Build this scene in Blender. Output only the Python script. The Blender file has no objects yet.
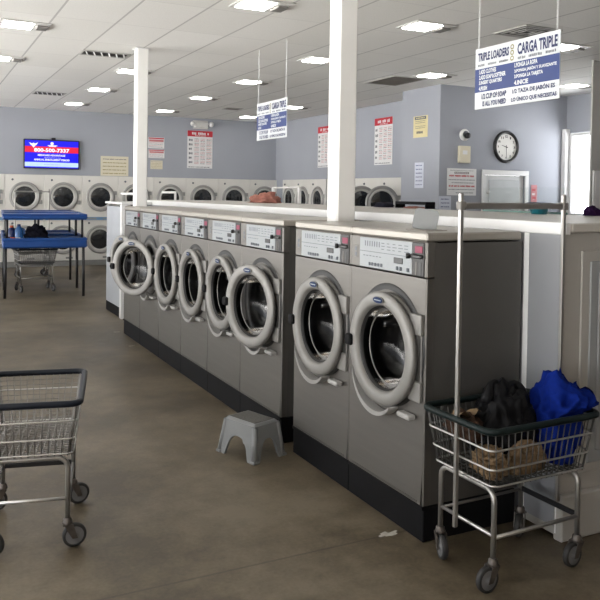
import bpy, bmesh, math, random
from mathutils import Vector, Matrix, noise
random.seed(7)
PI = math.pi
sc = bpy.context.scene
col = sc.collection
R_ = math.radians

# ------------------------------------------------------------------ materials
def nodes_of(m):
    m.use_nodes = True
    return m.node_tree.nodes, m.node_tree.links, m.node_tree.nodes['Principled BSDF']

def mat(name, c, rough=.5, metal=0., var=.06, scale=8., emit=None, estr=0., bump=0., spec=.5, stretch=None):
    """Principled material with a noise driven colour variation."""
    m = bpy.data.materials.new(name)
    n, l, b = nodes_of(m)
    b.inputs['Roughness'].default_value = rough
    b.inputs['Metallic'].default_value = metal
    b.inputs['Specular IOR Level'].default_value = spec
    tc = n.new('ShaderNodeTexCoord')
    mp = n.new('ShaderNodeMapping')
    if stretch: mp.inputs['Scale'].default_value = stretch
    nz = n.new('ShaderNodeTexNoise'); nz.inputs['Scale'].default_value = scale; nz.inputs['Detail'].default_value = 4
    rp = n.new('ShaderNodeValToRGB')
    rp.color_ramp.elements[0].position = .3; rp.color_ramp.elements[1].position = .7
    rp.color_ramp.elements[0].color = (*[max(0, v*(1-var)) for v in c], 1)
    rp.color_ramp.elements[1].color = (*[min(1, v*(1+var)) for v in c], 1)
    l.new(tc.outputs['Object'], mp.inputs['Vector']); l.new(mp.outputs['Vector'], nz.inputs['Vector'])
    l.new(nz.outputs['Fac'], rp.inputs['Fac']); l.new(rp.outputs['Color'], b.inputs['Base Color'])
    if bump:
        bp = n.new('ShaderNodeBump'); bp.inputs['Strength'].default_value = bump; bp.inputs['Distance'].default_value = .01
        l.new(nz.outputs['Fac'], bp.inputs['Height']); l.new(bp.outputs['Normal'], b.inputs['Normal'])
    if emit:
        b.inputs['Emission Color'].default_value = (*emit, 1); b.inputs['Emission Strength'].default_value = estr
    return m

def glass_mat(name, tint, refl=.12, rough=.03):
    m = bpy.data.materials.new(name); m.use_nodes = True
    n, l = m.node_tree.nodes, m.node_tree.links
    n.clear()
    out = n.new('ShaderNodeOutputMaterial'); mix = n.new('ShaderNodeMixShader')
    tr = n.new('ShaderNodeBsdfTransparent'); tr.inputs['Color'].default_value = (*tint, 1)
    gl = n.new('ShaderNodeBsdfGlossy'); gl.inputs['Roughness'].default_value = rough
    lw = n.new('ShaderNodeLayerWeight'); lw.inputs['Blend'].default_value = refl
    nz = n.new('ShaderNodeTexNoise'); nz.inputs['Scale'].default_value = 5
    mu = n.new('ShaderNodeMath'); mu.operation = 'MULTIPLY_ADD'; mu.inputs[1].default_value = .05; mu.inputs[2].default_value = rough
    l.new(nz.outputs['Fac'], mu.inputs[0]); l.new(mu.outputs[0], gl.inputs['Roughness'])
    l.new(lw.outputs['Fresnel'], mix.inputs['Fac']); l.new(tr.outputs[0], mix.inputs[1]); l.new(gl.outputs[0], mix.inputs[2])
    l.new(mix.outputs[0], out.inputs['Surface'])
    return m

def floor_mat():
    m = bpy.data.materials.new('stained_concrete'); n, l, b = nodes_of(m)
    g = n.new('ShaderNodeNewGeometry')
    n1 = n.new('ShaderNodeTexNoise'); n1.inputs['Scale'].default_value = .9; n1.inputs['Detail'].default_value = 7; n1.inputs['Roughness'].default_value = .62
    n2 = n.new('ShaderNodeTexNoise'); n2.inputs['Scale'].default_value = 9; n2.inputs['Detail'].default_value = 6; n2.inputs['Roughness'].default_value = .7
    n3 = n.new('ShaderNodeTexNoise'); n3.inputs['Scale'].default_value = 60; n3.inputs['Detail'].default_value = 3
    for k in (n1, n2, n3): l.new(g.outputs['Position'], k.inputs['Vector'])
    a1 = n.new('ShaderNodeMath'); a1.operation = 'MULTIPLY_ADD'; a1.inputs[1].default_value = .45
    l.new(n2.outputs['Fac'], a1.inputs[0]); l.new(n1.outputs['Fac'], a1.inputs[2])
    a2 = n.new('ShaderNodeMath'); a2.operation = 'MULTIPLY_ADD'; a2.inputs[1].default_value = .16
    l.new(n3.outputs['Fac'], a2.inputs[0]); l.new(a1.outputs[0], a2.inputs[2])
    rp = n.new('ShaderNodeValToRGB'); e = rp.color_ramp.elements
    e[0].position = .69; e[0].color = (.066, .051, .032, 1)
    e[1].position = .95; e[1].color = (.168, .139, .097, 1)
    x = e.new(.81); x.color = (.112, .089, .058, 1)
    l.new(a2.outputs[0], rp.inputs['Fac'])
    # saw-cut joints every few metres
    sp = n.new('ShaderNodeSeparateXYZ'); l.new(g.outputs['Position'], sp.inputs[0])
    def joint(out, off, per, w):
        s = n.new('ShaderNodeMath'); s.operation = 'SUBTRACT'; s.inputs[1].default_value = off - per/2; l.new(out, s.inputs[0])
        k = n.new('ShaderNodeMath'); k.operation = 'FLOORED_MODULO'; k.inputs[1].default_value = per; l.new(s.outputs[0], k.inputs[0])
        d = n.new('ShaderNodeMath'); d.operation = 'SUBTRACT'; d.inputs[1].default_value = per/2; l.new(k.outputs[0], d.inputs[0])
        ab = n.new('ShaderNodeMath'); ab.operation = 'ABSOLUTE'; l.new(d.outputs[0], ab.inputs[0])
        lt = n.new('ShaderNodeMath'); lt.operation = 'LESS_THAN'; lt.inputs[1].default_value = w; l.new(ab.outputs[0], lt.inputs[0])
        return lt.outputs[0]
    j = joint(sp.outputs['Y'], 2.96, 4.9, .006)
    mx = n.new('ShaderNodeMix'); mx.data_type = 'RGBA'
    fm = n.new('ShaderNodeMath'); fm.operation = 'MULTIPLY'; fm.inputs[1].default_value = .5; l.new(j, fm.inputs[0])
    l.new(fm.outputs[0], mx.inputs[0]); l.new(rp.outputs['Color'], mx.inputs[6]); mx.inputs[7].default_value = (.04, .03, .022, 1)
    # pale scuffs
    n4 = n.new('ShaderNodeTexNoise'); n4.inputs['Scale'].default_value = 4.2; n4.inputs['Detail'].default_value = 9; n4.inputs['Roughness'].default_value = .75
    mp = n.new('ShaderNodeMapping'); mp.inputs['Scale'].default_value = (1, 1.7, 1); l.new(g.outputs['Position'], mp.inputs[0]); l.new(mp.outputs[0], n4.inputs['Vector'])
    r4 = n.new('ShaderNodeValToRGB'); r4.color_ramp.elements[0].position = .66; r4.color_ramp.elements[1].position = .78
    r4.color_ramp.elements[1].color = (.3, .3, .3, 1)
    l.new(n4.outputs['Fac'], r4.inputs[0])
    m2 = n.new('ShaderNodeMix'); m2.data_type = 'RGBA'; l.new(r4.outputs[0], m2.inputs[0]); l.new(mx.outputs[2], m2.inputs[6]); m2.inputs[7].default_value = (.27, .245, .21, 1)
    l.new(m2.outputs[2], b.inputs['Base Color'])
    rr = n.new('ShaderNodeMapRange'); rr.inputs[3].default_value = .34; rr.inputs[4].default_value = .6; l.new(n2.outputs['Fac'], rr.inputs[0])
    l.new(rr.outputs[0], b.inputs['Roughness'])
    bp = n.new('ShaderNodeBump'); bp.inputs['Strength'].default_value = .06; l.new(n2.outputs['Fac'], bp.inputs['Height']); l.new(bp.outputs[0], b.inputs['Normal'])
    return m

TX0, TX, TY0, TY = 1.186, .588, 6.58, 1.062
def ceiling_mat():
    m = bpy.data.materials.new('drop_ceiling_tiles'); n, l, b = nodes_of(m)
    g = n.new('ShaderNodeNewGeometry'); sp = n.new('ShaderNodeSeparateXYZ'); l.new(g.outputs['Position'], sp.inputs[0])
    def axis(out, off, per, w):
        s = n.new('ShaderNodeMath'); s.operation = 'SUBTRACT'; s.inputs[1].default_value = off; l.new(out, s.inputs[0])
        dv = n.new('ShaderNodeMath'); dv.operation = 'DIVIDE'; dv.inputs[1].default_value = per; l.new(s.outputs[0], dv.inputs[0])
        rd = n.new('ShaderNodeMath'); rd.operation = 'ROUND'; l.new(dv.outputs[0], rd.inputs[0])
        fl = n.new('ShaderNodeMath'); fl.operation = 'FLOOR'; l.new(dv.outputs[0], fl.inputs[0])
        d = n.new('ShaderNodeMath'); d.operation = 'SUBTRACT'; l.new(dv.outputs[0], d.inputs[0]); l.new(rd.outputs[0], d.inputs[1])
        ab = n.new('ShaderNodeMath'); ab.operation = 'ABSOLUTE'; l.new(d.outputs[0], ab.inputs[0])
        lt = n.new('ShaderNodeMath'); lt.operation = 'LESS_THAN'; lt.inputs[1].default_value = w/per; l.new(ab.outputs[0], lt.inputs[0])
        return lt.outputs[0], fl.outputs[0]
    lx, fx = axis(sp.outputs['X'], TX0, TX, .010)
    ly, fy = axis(sp.outputs['Y'], TY0, TY, .007)
    cb = n.new('ShaderNodeCombineXYZ'); l.new(fx, cb.inputs[0]); l.new(fy, cb.inputs[1])
    wn = n.new('ShaderNodeTexWhiteNoise'); l.new(cb.outputs[0], wn.inputs['Vector'])
    rp = n.new('ShaderNodeValToRGB'); rp.color_ramp.elements[0].color = (.84, .83, .80, 1); rp.color_ramp.elements[1].color = (.90, .89, .865, 1)
    l.new(wn.outputs['Value'], rp.inputs[0])
    nz = n.new('ShaderNodeTexNoise'); nz.inputs['Scale'].default_value = 90; l.new(g.outputs['Position'], nz.inputs['Vector'])
    mm = n.new('ShaderNodeMix'); mm.data_type = 'RGBA'; mm.blend_type = 'MULTIPLY'; mm.inputs[0].default_value = .18
    l.new(rp.outputs[0], mm.inputs[6]); l.new(nz.outputs['Fac'], mm.inputs[7])
    m1 = n.new('ShaderNodeMix'); m1.data_type = 'RGBA'; m1.inputs[7].default_value = (.60, .59, .58, 1)
    m2 = n.new('ShaderNodeMix'); m2.data_type = 'RGBA'; m2.inputs[7].default_value = (.52, .51, .50, 1)
    f1 = n.new('ShaderNodeMath'); f1.operation = 'MULTIPLY'; f1.inputs[1].default_value = .55; l.new(ly, f1.inputs[0])
    l.new(f1.outputs[0], m1.inputs[0]); l.new(mm.outputs[2], m1.inputs[6]); l.new(lx, m2.inputs[0]); l.new(m1.outputs[2], m2.inputs[6])
    l.new(m2.outputs[2], b.inputs['Base Color']); b.inputs['Roughness'].default_value = .9; b.inputs['Specular IOR Level'].default_value = .1
    return m

M = {}
M['floor'] = floor_mat(); M['ceiling'] = ceiling_mat()
M['wall'] = mat('blue_grey_paint', (.335, .35, .39), .85, var=.03, scale=1.2, spec=.15)
M['wall_warm'] = mat('pale_grey_paint', (.42, .41, .39), .85, var=.03, scale=1.2, spec=.15)
M['wall_tan'] = mat('warm_tan_paint', (.40, .33, .26), .85, var=.03, scale=1.2, spec=.15)
M['white'] = mat('white_paint', (.80, .79, .77), .5, var=.03, scale=3)
M['white_trim'] = mat('white_trim', (.72, .72, .72), .4, var=.02, scale=3)
M['steel'] = mat('brushed_steel', (.150, .142, .131), .42, .55, var=.05, scale=30, stretch=(1, .06, 1))
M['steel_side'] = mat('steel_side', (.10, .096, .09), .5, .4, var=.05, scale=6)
M['steel_edge'] = mat('steel_edge', (.12, .113, .104), .4, .6, var=.04, scale=8)
M['lid'] = mat('beige_steel_lid', (.33, .308, .275), .38, .35, var=.04, scale=6)
M['ring'] = mat('cast_aluminium', (.235, .228, .217), .48, .35, var=.04, scale=9)
M['ring_dark'] = mat('collar_metal', (.155, .15, .143), .4, .6, var=.05, scale=9)
M['gasket_and_shade'] = mat('rubber_and_gap_shade', (.012, .012, .012), .5, var=.2, scale=20)  # door gasket rubber, also the painted shadow ring around the porthole
M['drum'] = mat('drum_steel', (.20, .20, .20), .3, .85, var=.15, scale=25)
M['black'] = mat('black_plastic', (.009, .009, .010), .35, var=.2, scale=14)
M['kick'] = mat('black_plinth', (.005, .005, .006), .6, var=.25, scale=4, spec=.15)
M['chute'] = mat('pale_plastic', (.36, .355, .345), .35, var=.03, scale=8)
M['door_glass'] = glass_mat('washer_door_glass', (.30, .30, .31), .2, .08)
M['dryer_glass'] = mat('dark_dryer_glass', (.012, .014, .017), .10, var=.5, scale=4, spec=.8)
M['plate'] = mat('panel_sticker', (.27, .29, .305), .4, var=.03, scale=10)
M['ink'] = mat('grey_ink', (.11, .12, .14), .6, var=.1)
M['coin'] = mat('coin_box_metal', (.020, .019, .019), .35, .4, var=.15)
M['red_led'] = mat('red_display', (.20, .014, .05), .5, var=.15, scale=60)
M['navy'] = mat('navy_enamel', (.010, .025, .08), .6, var=.1, spec=.15)
M['dryer'] = mat('dryer_white_enamel', (.66, .645, .61), .5, var=.03, scale=3)
M['dryer_ring'] = mat('dryer_ring_grey', (.34, .335, .325), .4, .35, var=.06, scale=8)
M['dryer_lip'] = mat('dryer_ring_pale', (.55, .54, .52), .4, .3, var=.05, scale=8)
M['grey_kick'] = mat('grey_base', (.22, .22, .215), .6, var=.06)
M['strip_blue'] = mat('blue_label', (.16, .28, .44), .4, var=.1, scale=6)
M['table_blue'] = mat('blue_laminate', (.008, .052, .21), .32, var=.08, scale=5)
M['leg_black'] = mat('black_tube', (.012, .012, .014), .4, var=.1)
M['chrome'] = mat('chrome_wire', (.62, .61, .6), .28, .9, var=.05, scale=12)
M['dark_wire'] = mat('dark_grey_wire', (.085, .083, .08), .4, .6, var=.1, scale=20)  # dark grey basket wire
M['dull_wire'] = mat('dull_wire', (.27, .26, .25), .38, .8, var=.1, scale=20)
M['tube'] = mat('galvanised_tube', (.36, .35, .335), .34, .8, var=.06, scale=14)
M['rim'] = mat('dark_green_vinyl', (.006, .012, .012), .4, var=.2, scale=12, spec=.2)
M['rim_navy'] = mat('dark_blue_vinyl', (.006, .009, .016), .4, var=.2, scale=12, spec=.25)
M['tyre'] = mat('grey_rubber', (.022, .021, .021), .6, var=.12, scale=20)
M['hub'] = mat('grey_hub', (.14, .14, .145), .5, var=.08, scale=20)
M['fork'] = mat('caster_steel', (.12, .105, .095), .45, .7, var=.15, scale=30)
M['stool'] = mat('grey_plastic', (.19, .196, .20), .45, var=.05, scale=9)
M['tread'] = mat('tread_grey', (.10, .097, .09), .8, var=.2, scale=80, bump=.4)
M['bag'] = mat('black_bag_film', (.006, .006, .007), .5, var=.2, scale=12, bump=.3, spec=.12)
M['blue_cloth'] = mat('royal_blue_fleece', (.003, .016, .17), .85, var=.18, scale=40, bump=.25, spec=.1)
M['tan_cloth'] = mat('tan_cloth', (.185, .125, .072), .8, var=.3, scale=14, bump=.3, spec=.15)
M['brown_cloth'] = mat('brown_cloth', (.045, .026, .018), .85, var=.3, scale=14, bump=.3, spec=.1)
M['pink_cloth'] = mat('pink_brown_cloth', (.34, .15, .12), .85, var=.25, scale=14, bump=.2, spec=.1)
M['dark_cloth'] = mat('dark_cloth', (.012, .012, .02), .85, var=.3, scale=14, bump=.2, spec=.1)
M['purple_cloth'] = mat('purple_cloth', (.022, .006, .038), .85, var=.3, scale=14, bump=.2, spec=.1)
M['counter_top'] = mat('beige_laminate', (.47, .445, .405), .38, var=.04, scale=3)
M['cab_grey'] = mat('blue_grey_panel', (.265, .272, .29), .45, .1, var=.03, scale=3)
M['cab_beige'] = mat('pale_beige_panel', (.37, .355, .33), .5, var=.03, scale=3)
M['cab_recess'] = mat('grey_recess_panel', (.27, .28, .285), .5, var=.04, scale=3)
M['far_grey'] = mat('far_grey_steel', (.42, .44, .47), .4, .2, var=.06, scale=4)
M['lit'] = mat('lit_diffuser', (.9, .9, .88), .5, var=.01, emit=(1., .98, .93), estr=22.)
M['fixture'] = mat('fixture_grey', (.60, .59, .57), .5, var=.04)
M['dark_fix'] = mat('fixture_dark', (.20, .19, .18), .6, var=.1)
M['vent_dark'] = mat('vent_shadow', (.045, .043, .04), .8, var=.1)
M['vent_frame'] = mat('vent_frame', (.42, .41, .39), .5, var=.05)
M['vent_brown'] = mat('vent_dusty_blade', (.20, .185, .165), .7, var=.1)
M['paper'] = mat('white_paper', (.72, .72, .72), .7, var=.02, spec=.2)
M['cream'] = mat('cream_paper', (.66, .61, .48), .7, var=.03, spec=.2)
M['yellow_paper'] = mat('yellow_paper', (.66, .58, .34), .7, var=.03, spec=.2)
M['red_ink'] = mat('red_ink', (.48, .02, .035), .6, var=.06)
M['pink_ink'] = mat('pale_red_ink', (.50, .18, .19), .6, var=.1)
M['sign_white'] = mat('sign_white', (.56, .585, .60), .4, var=.02)
M['sign_blue'] = mat('sign_blue', (.016, .036, .15), .4, var=.04)
M['sign_navy'] = mat('sign_navy_ink', (.012, .018, .085), .5, var=.04)
M['gold'] = mat('gold_ink', (.22, .19, .05), .5, var=.1)
M['tv_blue'] = mat('screen_blue', (.0, .0, .2), .3, var=.02, emit=(.008, .006, .72), estr=1.1)
M['tv_red'] = mat('screen_red', (.2, 0, 0), .3, var=.02, emit=(.72, .015, .06), estr=1.)
M['tv_white'] = mat('screen_white', (.3, .3, .3), .3, var=.02, emit=(.85, .88, 1.), estr=1.)
M['tv_pale'] = mat('screen_pale', (.2, .25, .3), .3, var=.02, emit=(.46, .62, 1.), estr=1.)
M['tv_text'] = mat('screen_grey', (.2, .2, .3), .3, var=.02, emit=(.3, .34, .6), estr=1.)
M['acrylic'] = glass_mat('clear_acrylic', (.955, .965, .96), .05, .02)
M['pane'] = glass_mat('window_pane', (.97, .98, 1.), .04, .0)
M['green_edge'] = mat('green_glass_edge', (.09, .20, .17), .2, var=.1)
M['teal'] = mat('teal_plastic', (.02, .26, .34), .35, var=.08)
M['clock_face'] = mat('clock_face', (.74, .73, .70), .3, var=.02)
M['door_white'] = mat('door_white', (.66, .67, .67), .35, var=.02)
M['door_inner'] = mat('door_inner_grey', (.55, .575, .585), .25, var=.03)
M['label_blue'] = mat('label_pale_blue', (.58, .61, .70), .6, var=.03)
M['orange'] = mat('orange_plastic', (.55, .10, .03), .45, var=.1)
M['bottle_blue'] = mat('bottle_blue', (.01, .09, .28), .3, var=.08)
M['bottle_navy'] = mat('bottle_navy', (.01, .02, .09), .3, var=.08)
M['scuff'] = mat('pale_scuff', (.42, .40, .36), .8, var=.2, scale=30)

# ------------------------------------------------------------------ mesh builder
_text_cache = {}
def text_geo(s):
    if s in _text_cache: return _text_cache[s]
    cu = bpy.data.curves.new('t', 'FONT'); cu.body = s; cu.offset = .038; cu.resolution_u = 2
    o = bpy.data.objects.new('t', cu); col.objects.link(o)
    dg = bpy.context.evaluated_depsgraph_get(); dg.update()
    me = bpy.data.meshes.new_from_object(o.evaluated_get(dg))
    v = [(p.co.x, p.co.y) for p in me.vertices]; f = [tuple(p.vertices) for p in me.polygons]
    bpy.data.objects.remove(o); bpy.data.curves.remove(cu); bpy.data.meshes.remove(me)
    x0 = min(p[0] for p in v); x1 = max(p[0] for p in v); y0 = min(p[1] for p in v); y1 = max(p[1] for p in v)
    v = [((p[0]-x0)/(x1-x0), (p[1]-y0)/(y1-y0)) for p in v]
    _text_cache[s] = (v, f); return v, f

class MB:
    def __init__(s): s.v = []; s.f = []; s.m = []; s.sm = []; s.mats = []
    def _mi(s, m):
        if m not in s.mats: s.mats.append(m)
        return s.mats.index(m)
    def add(s, verts, faces, m, smooth=False):
        o = len(s.v); s.v += [tuple(p) for p in verts]; k = s._mi(m)
        for f in faces: s.f.append(tuple(i+o for i in f)); s.m.append(k); s.sm.append(smooth)
        return s
    def box(s, x0, x1, y0, y1, z0, z1, m, b=0.):
        x0, x1 = sorted((x0, x1)); y0, y1 = sorted((y0, y1)); z0, z1 = sorted((z0, z1))
        if b <= 0:
            V = [(x, y, z) for x in (x0, x1) for y in (y0, y1) for z in (z0, z1)]
            F = [(0,1,3,2),(4,6,7,5),(0,4,5,1),(2,3,7,6),(0,2,6,4),(1,5,7,3)]
            return s.add(V, F, m)
        b = min(b, (x1-x0)/2.01, (y1-y0)/2.01, (z1-z0)/2.01)
        lo, hi = (x0, y0, z0), (x1, y1, z1); V = []; idx = {}
        for c in [(i, j, k) for i in (0, 1) for j in (0, 1) for k in (0, 1)]:
            for a in range(3):
                p = [hi[d] if c[d] else lo[d] for d in range(3)]
                for d in range(3):
                    if d != a: p[d] += -b if c[d] else b
                idx[c, a] = len(V); V.append(p)
        F = []
        for a in range(3):
            u, w = [d for d in range(3) if d != a]
            for e in (0, 1):
                q = []
                for (i, j) in ((0,0),(1,0),(1,1),(0,1)):
                    c = [0,0,0]; c[a] = e; c[u] = i; c[w] = j; q.append(idx[tuple(c), a])
                F.append(tuple(q))
            for i in (0, 1):
                for j in (0, 1):
                    c0 = [0,0,0]; c0[u] = i; c0[w] = j; c1 = list(c0); c1[a] = 1
                    F.append((idx[tuple(c0), u], idx[tuple(c1), u], idx[tuple(c1), w], idx[tuple(c0), w]))
        for c in [(i, j, k) for i in (0, 1) for j in (0, 1) for k in (0, 1)]:
            F.append((idx[c, 0], idx[c, 1], idx[c, 2]))
        return s.add(V, F, m)
    def tube(s, pts, r, m, n=8, closed=False, cap=True):
        P = [Vector(p) for p in pts]; N = len(P); V = []; F = []
        rr = r if isinstance(r, (list, tuple)) else [r]*N
        T = []
        for i in range(N):
            a = P[(i-1) % N] if (closed or i > 0) else P[i]; c = P[(i+1) % N] if (closed or i < N-1) else P[i]
            t = (c-a); T.append(t.normalized() if t.length > 1e-9 else Vector((0,0,1)))
        up = Vector((0,0,1)) if abs(T[0].z) < .9 else Vector((1,0,0))
        u = T[0].cross(up).normalized()
        for i in range(N):
            u = (u - T[i]*u.dot(T[i])).normalized(); w = T[i].cross(u)
            # widen at mitres
            k = 1.
            if (closed or 0 < i < N-1):
                a = (P[i]-P[(i-1) % N]).normalized(); k = 1/max(.6, a.dot(T[i]))
            for j in range(n):
                an = 2*PI*j/n; V.append(P[i] + (u*math.cos(an) + w*math.sin(an))*rr[i]*k)
        for i in range(N if closed else N-1):
            for j in range(n):
                a = i*n+j; b = i*n+(j+1) % n; i2 = (i+1) % N
                F.append((a, b, i2*n+(j+1) % n, i2*n+j))
        if cap and not closed: F.append(tuple(range(n))[::-1]); F.append(tuple((N-1)*n+j for j in range(n)))
        return s.add(V, F, m, True)
    def lathe(s, prof, m, c=(0,0,0), axis='z', n=32, a0=0., a1=2*PI, flip=1, closed=False):
        """prof: (r, h) pairs; h runs along +axis * flip."""
        full = abs(a1-a0-2*PI) < 1e-6; K = n if full else n+1; V = []; F = []
        for (r, h) in prof:
            for j in range(K):
                a = a0+(a1-a0)*j/n; x, y = r*math.cos(a), r*math.sin(a); h2 = h*flip
                V.append({'z': (c[0]+x, c[1]+y, c[2]+h2), 'x': (c[0]+h2, c[1]+x, c[2]+y), 'y': (c[0]+x, c[1]+h2, c[2]+y)}[axis])
        L = len(prof)
        for i in range(L if closed else L-1):
            i2 = (i+1) % L
            for j in range(n):
                j2 = (j+1) % K
                F.append((i*K+j, i*K+j2, i2*K+j2, i2*K+j))
        return s.add(V, F, m, True)
    def disc(s, r, m, c, axis, n=32):
        return s.lathe([(r, 0), (.0005, 0)], m, c, axis, n)
    def poly(s, pts, m): return s.add(pts, [tuple(range(len(pts)))], m)
    def prism(s, pts, off, m):
        n = len(pts); o = Vector(off); V = [Vector(p) for p in pts]+[Vector(p)+o for p in pts]
        F = [tuple(range(n))[::-1], tuple(range(n, 2*n))]+[(i, (i+1) % n, n+(i+1) % n, n+i) for i in range(n)]
        return s.add(V, F, m)
    # flat sign work: u right, v up, at depth y (towards viewer = negative y)
    def rect(s, u0, u1, v0, v1, m, y): return s.add([(u0, y, v0), (u1, y, v0), (u1, y, v1), (u0, y, v1)], [(0,1,2,3)], m)
    def text(s, t, u0, u1, v0, v1, m, y):
        v, f = text_geo(t); return s.add([(u0+p[0]*(u1-u0), y, v0+p[1]*(v1-v0)) for p in v], f, m)
    def scribble(s, u0, u1, v0, v1, m, y, seed=0, gap=.3):
        """A line of print too small to read: short strokes in word groups."""
        rn = random.Random(seed); u = u0; h = v1-v0; left = rn.randint(2, 6)
        while u < u1-h*.3:
            w = h*rn.uniform(.35, .6); s.rect(u, min(u+w, u1), v0+h*rn.uniform(0, .15), v1-h*rn.uniform(0, .2), m, y); u += w+h*.16; left -= 1
            if left <= 0: u += h*gap*1.6; left = rn.randint(2, 6)
        return s
    def build(s, name, parent=None, loc=None, rotz=0.):
        me = bpy.data.meshes.new(name); me.from_pydata(s.v, [], s.f)
        for m in s.mats: me.materials.append(m)
        me.polygons.foreach_set('material_index', s.m); me.polygons.foreach_set('use_smooth', s.sm)
        bm = bmesh.new(); bm.from_mesh(me); bmesh.ops.recalc_face_normals(bm, faces=bm.faces); bm.to_mesh(me); bm.free()
        me.update()
        o = bpy.data.objects.new(name, me); col.objects.link(o)
        if parent: o.parent = parent
        if loc: o.location = loc
        o.rotation_euler.z = rotz
        return o

def tag(o, label=None, cat=None, group=None, kind=None):
    if label: o['label'] = label
    if cat: o['category'] = cat
    if group: o['group'] = group
    if kind: o['kind'] = kind
    return o
def empty(name, loc, rz=0., label=None, cat=None, group=None):
    o = bpy.data.objects.new(name, None); col.objects.link(o); o.location = loc; o.rotation_euler.z = rz; o.empty_display_size = .1
    return tag(o, label, cat, group)
def copy_tree(o, parent=None):
    c = o.copy(); col.objects.link(c); c.parent = parent
    for ch in list(o.children): copy_tree(ch, c)
    return c
def struct(o): o['kind'] = 'structure'; return o

# ------------------------------------------------------------------ camera
yaw, pitch, roll, fpx, cy = .4683, .0216, .0149, 759.11, 209.717
F = Vector((math.sin(yaw)*math.cos(pitch), math.cos(yaw)*math.cos(pitch), -math.sin(pitch)))
r0 = Vector((math.cos(yaw), -math.sin(yaw), 0)); u0 = r0.cross(F)
Rv = r0*math.cos(roll)+u0*math.sin(roll); Uv = -r0*math.sin(roll)+u0*math.cos(roll)
cam = bpy.data.cameras.new('camera'); cam.sensor_width = 36; cam.lens = fpx/600*36
cam.shift_y = -(300-cy)/600; cam.clip_start = .05; cam.clip_end = 200
co = bpy.data.objects.new('camera', cam); col.objects.link(co)
mw = Matrix((Rv, Uv, -F)).transposed().to_4x4(); mw.translation = (0, 0, 1.6)
co.matrix_world = mw; sc.camera = co

# ------------------------------------------------------------------ room shell
HC = 3.269
XL, XR, YB, YF = -4.2, 9.61, 16.5, -4.0
b = MB().box(XL-.2, XR+.2, YF-.2, YB+.2, -.12, 0, M['floor']); struct(b.build('floor'))
b = MB().box(XL-.2, XR+.2, YF-.2, YB+.2, HC, HC+.12, M['ceiling']); struct(b.build('ceiling'))
struct(MB().box(XL-.2, 7.9, YB, YB+.15, 0, HC, M['wall']).build('wall_back'))
struct(MB().box(7.68, 7.83, 10.26, YB, 0, HC, M['wall']).build('wall_side'))
struct(MB().box(7.02, 7.9, 10.0, 10.26, 0, HC, M['wall']).box(7.02, 7.14, 9.38, 10.0, 0, HC, M['wall']).build('wall_niche'))
# office wall (faces the camera) with a door opening X 7.90..8.72, Z 0..1.95
w = MB()
w.box(7.02, 7.90, 9.26, 9.38, 0, HC, M['wall']).box(8.72, XR, 9.26, 9.38, 0, HC, M['wall']).box(7.90, 8.72, 9.26, 9.38, 1.95, HC, M['wall'])
struct(w.build('wall_office'))
# right wall with a window opening Y 8.30..9.17, Z 1.30..2.66
w = MB()
w.box(XR, XR+.15, YF, 8.30, 0, HC, M['wall']).box(XR, XR+.15, 9.17, 9.40, 0, HC, M['wall'])
w.box(XR, XR+.15, 8.30, 9.17, 0, 1.30, M['wall']).box(XR, XR+.15, 8.30, 9.17, 2.66, HC, M['wall'])
struct(w.build('wall_right'))
struct(MB().box(7.33, XR, 6.66, 6.685, 0, HC, M['wall_warm']).build('wall_return'))
struct(MB().box(XL-.2, XR+.2, YF-.15, YF, 0, HC, M['wall_tan']).build('wall_front'))
# shop front on the left: sill, header and posts, open between
w = MB(); w.box(XL-.15, XL, YF, YB, 0, .25, M['wall_warm']).box(XL-.15, XL, YF, YB, 2.75, HC, M['wall_warm'])
for y in (-4, -1.2, 1.6, 4.4, 7.2, 10., 12.8, 15.6): w.box(XL-.15, XL, y-.12, y+.12, .25, 2.75, M['wall_warm'])
struct(w.build('wall_left'))
# door in the office wall
d = MB()
for (x0, x1, z0, z1) in ((7.83, 7.91, 0, 1.929), (8.71, 8.79, 0, 1.929), (7.83, 8.79, 1.93, 2.01)): d.box(x0, x1, 9.235, 9.258, z0, z1, M['white_trim'], .006)
fr = struct(d.build('door_1'))
MB().box(7.91, 8.71, 9.285, 9.325, .01, 1.93, M['door_white']).box(8.0, 8.62, 9.275, 9.29, 1.05, 1.86, M['door_inner'], .01).box(8.0, 8.62, 9.275, 9.29, .15, .92, M['door_inner'], .01).build('door_leaf', fr)
MB().lathe([(.0005, .06), (.028, .055), (.032, .035), (.014, .022), (.012, 0)], M['fixture'], (7.965, 9.285, 1.66), 'y', 14, flip=-1).box(7.945, 7.985, 9.277, 9.286, 1.60, 1.72, M['white_trim']).build('door_lock', fr)
# window in the right wall
d = MB()
for (y0, y1, z0, z1) in ((8.31, 8.34, 1.31, 2.65), (9.11, 9.16, 1.31, 2.65), (8.341, 9.109, 1.31, 1.34), (8.341, 9.109, 2.60, 2.65)): d.box(XR-.03, XR+.06, y0, y1, z0, z1, M['white_trim'], .006)
fr = struct(d.build('window_1'))
MB().box(XR+.03, XR+.036, 8.34, 9.11, 1.34, 2.60, M['pane']).build('window_pane', fr)
MB().box(XR-.06, XR+.0, 8.25, 9.23, 1.25, 1.28, M['white_trim'], .006).build('window_sill', fr)
struct(MB().box(9.50, 9.609, 9.17, 9.262, 1.20, 2.72, M['white_trim'], .01).build('trim_1'))
for i, (a, b_) in enumerate((((-4.2, 16.485, -4.0, 16.5), 'back'),)):
    pass
struct(MB().box(XL, 1.0, 16.485, 16.5, 0, .1, M['grey_kick']).build('baseboard_back'))
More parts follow.
